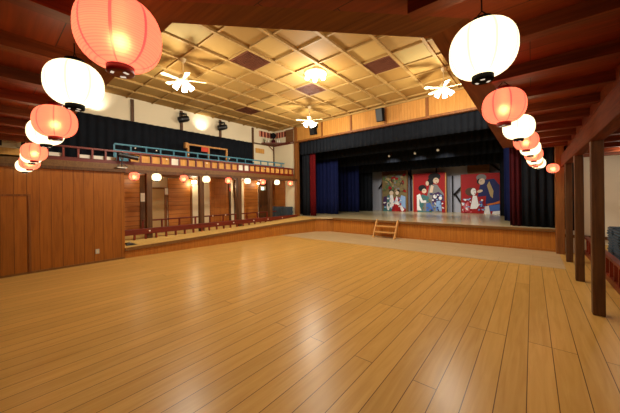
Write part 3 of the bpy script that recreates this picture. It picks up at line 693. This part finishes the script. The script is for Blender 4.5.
# ------------------------------------------------------------------ shelf with ornaments in the far corner
t = thing('corner_shelf', 'dark red corner shelf high on the cream wall by the stage', 'shelf', (-11.1, 10.3, 4.50))
MB().add([(0,0,0), (0,-.9,0), (.16,-.9,0), (.95,-.16,0), (1.25,-.12,0), (1.25,0,0), (0,0,.03), (0,-.9,.03), (.16,-.9,.03), (.95,-.16,.03), (1.25,-.12,.03), (1.25,0,.03)],
         [(0,1,2,3,4,5), (11,10,9,8,7,6), (0,6,7,1), (1,7,8,2), (2,8,9,3), (3,9,10,4), (4,10,11,5), (5,11,6,0)]).build('shelf_board', MT['redwood'], t)
MB().bar((0.02, -.45, -.01), (.02, -.02, -.30), .03, .03).build('shelf_bracket', MT['redwood'], t)
for x0, y0, x1, y1, l in ((-11.152, 9.30, -11.13, 10.2, 'red and white striped banner on the corner shelf, left half'), (-11.0, 10.33, -10.2, 10.352, 'red and white striped banner on the corner shelf, right half')):
    m = MB(); n = 8
    for k in range(n):
        a = k/n; b = (k+1)/n
        if abs(x1-x0) < .1: m.box(x0, y0+(y1-y0)*a, 4.88, x1, y0+(y1-y0)*b, 5.18, k % 2)
        else: m.box(x0+(x1-x0)*a, y0, 4.88, x0+(x1-x0)*b, y1, 5.18, k % 2)
    tag(m.build('striped_banner', [MT['salmon'], MT['capred2']]), l, 'banner')
t = thing('round_ornament', 'dark round ornament between the striped banners on the corner shelf', 'ornament', (-10.85, 10.05, 4.53))
MB().lathe([(.05, 0), (.10, .02), (.10, .2), (.05, .24), (.02, .3)], 16).build('stand', MT['maroon_cloth'], t)
MB().lathe([(.02, .28), (.12, .34), (.16, .45), (.12, .56), (.02, .62)], 18).build('body', MT['black'], t)
t = thing('potted_plant', 'small green plant at the left of the corner shelf', 'plant', (-11.0, 9.55, 4.53))
MB().lathe([(.03, 0), (.045, .07)], 12).build('pot', MT['brown'] if 'brown' in MT else MT['post'], t)
m = MB()
for k in range(14):
    a = k*2.4; m.tube((0,0,.06), (math.cos(a)*.07, math.sin(a)*.07, .14+.012*k), .012, 5, r2=.003)
m.build('foliage', P['green'], t)
for k, (x, y) in enumerate(((-10.62, 10.14), (-10.50, 10.16), (-10.99, 9.80))):
    t = thing('white_bottle', ['white bottle right of the round ornament on the corner shelf', 'rightmost white bottle on the corner shelf', 'white bottle beside the plant on the corner shelf'][k], 'bottle', (x, y, 4.53))
    MB().lathe([(.035, 0), (.04, .02), (.04, .13), (.014, .18), (.014, .22)], 14).build('body', MT['paper'], t)
    MB().lathe([(.017, .22), (.017, .24)], 10).build('cap', MT['grey'], t)
t = thing('slatted_screen', 'brown slatted screen on the cross wall beside the corner shelf', 'screen', (-10.15, 10.33, 4.52))
m = MB()
for k in range(10): m.box(.055*k, -.03, .02, .055*k+.03, 0, .66)
m.build('slats', MT['boardbrown'], t); MB().box(-.02, -.035, 0, .56, .005, .03).box(-.02, -.035, .65, .56, .005, .68).build('frame', MT['redwood'], t)

# ------------------------------------------------------------------ stacked floor chairs
t0 = thing('floor_chair', 'x', 'floor chair')
MB().box(-.22, -.23, 0, .22, .23, .030).build('seat', MT['chairblue'], t0, bevel=.012)
MB().box(-.20, -.20, .030, .21, .20, .056).build('backrest', MT['chairdark'], t0, bevel=.01)
MB().tube((-.20, -.215, .03), (-.20, .215, .03), .012, 8).build('hinge', MT['blackgloss'], t0)
onum = ['bottom', 'second', 'third', 'fourth', 'fifth', 'sixth', 'seventh', 'eighth', 'ninth', 'tenth', 'top']
fst = True
def stack(x, y, z, n, where, group, rz=0):
    global fst
    for k in range(n):
        r = t0 if fst else dup(t0); fst = False
        r.location = (x+random.uniform(-.012, .012), y+random.uniform(-.012, .012), z+k*.0575); r.rotation_euler = (0, 0, rz+random.uniform(-.03, .03))
        pos = 'bottom' if k == 0 else ('top' if k == n-1 else onum[k]+' up')
        r['label'] = 'grey-blue floor chair, %s in stack %s' % (pos, where); r['group'] = group
stack(1.52, 8.72, .28, 11, 'farther along the right railing', 'floor chairs stacked by the right railing')
stack(1.52, 8.16, .28, 11, 'nearer along the right railing', 'floor chairs stacked by the right railing')
for i, w in enumerate(('nearest the dark door', 'in the middle of the back row', 'nearest the stage column')):
    stack(-10.75+.47*i, 9.98, .44, 12, w, 'floor chairs stacked behind the left railing', PI/2)

t = thing('aisle_lamp', 'small white lamp on the low ceiling of the right aisle', 'ceiling lamp', (1.78, 9.7, 2.70))
MB().lathe([(.10, -.03), (.12, 0)], 18).build('lamp_base', MT['fanwhite'], t); MB().lathe([(.03, -.08), (.08, -.06), (.09, -.03)], 18).build('lamp_cover', MT['tubelight'], t)
point_light(1.6, 9.0, 2.50, 14, .06); point_light(1.7, 4.0, 2.50, 8, .06)  # aisle lamp's light, then one added nearer with no fixture to brighten the aisle
# small things
t = thing('wall_outlet', 'cream wall outlet low on the amber wooden wall', 'outlet', (-8.775, 1.86, .30))
MB().box(0, -.04, -.06, .012, .04, .06).build('cover_plate', MT['grey'], t, bevel=.004)
MB().box(.012, -.012, -.03, .016, .012, -.005).box(.012, -.012, .005, .016, .012, .03).build('socket', MT['creampaint'], t)
t = thing('floor_box', 'flat black box on the walkway by the wooden wall', 'box', (-8.98, 2.66, .335))
MB().add([(-.12,-.12,0), (.12,-.12,0), (.12,.16,0), (-.12,.16,0), (-.09,-.09,.06), (.06,-.09,.06), (.06,.05,.05), (-.09,.05,.05)], [(0,3,2,1), (4,5,6,7), (0,1,5,4), (1,2,6,5), (2,3,7,6), (3,0,4,7)]).build('body', MT['blackgloss'], t)
MB().bar((-.1, 0, .065), (.05, 0, .065), .02, .014).build('handle', MT['grey'], t)

# ------------------------------------------------------------------ fixtureless lights added for bright patches on the upper wall; lights under the balcony
spot(-10.75, 6.06, 4.62, -11.2, 6.06, 5.02, 34, 1.7, (1, .95, .82))
spot(-10.75, 2.35, 4.62, -11.2, 2.35, 5.0, 34, 1.7, (1, .95, .82))
def pl(x, y, z, e, r=.04):
    l = bpy.data.lights.new('under_balcony_light', 'POINT'); l.energy = e; l.color = (1, .85, .58); l.shadow_soft_size = r
    o = bpy.data.objects.new('under_balcony_light', l); COL.objects.link(o); o.location = (x, y, z)
pl(-10.85, 5.55, 2.25, 16); pl(-10.75, 7.88, 2.2, 14); pl(-10.75, 9.05, 2.3, 10); pl(-10.6, 3.4, 2.3, 7)  # last light is added without a lamp, for the near end

# ------------------------------------------------------------------ world, camera, view
w = bpy.data.worlds.new('night'); S.world = w; w.use_nodes = True
w.node_tree.nodes['Background'].inputs[0].default_value = (.02, .018, .015, 1)
cam = bpy.data.cameras.new('camera'); co = bpy.data.objects.new('camera', cam); COL.objects.link(co); S.camera = co
F = 268.6; YAW = math.atan(222/268.6); ROLL = .0128
cam.sensor_width = 36; cam.lens = F/620*36; cam.shift_y = -(206.5-195.85)/620; cam.clip_start = .02
co.matrix_world = Matrix.Translation((0, 0, 1.68)) @ Matrix.Rotation(YAW, 4, 'Z') @ Matrix.Rotation(PI/2, 4, 'X') @ Matrix.Rotation(-ROLL, 4, 'Z')
vs = S.view_settings; S.display_settings.display_device = 'sRGB'
vs.view_transform = 'Standard'; vs.look = 'None'; vs.gamma = 1; vs.use_curve_mapping = False; vs.exposure = 0.0
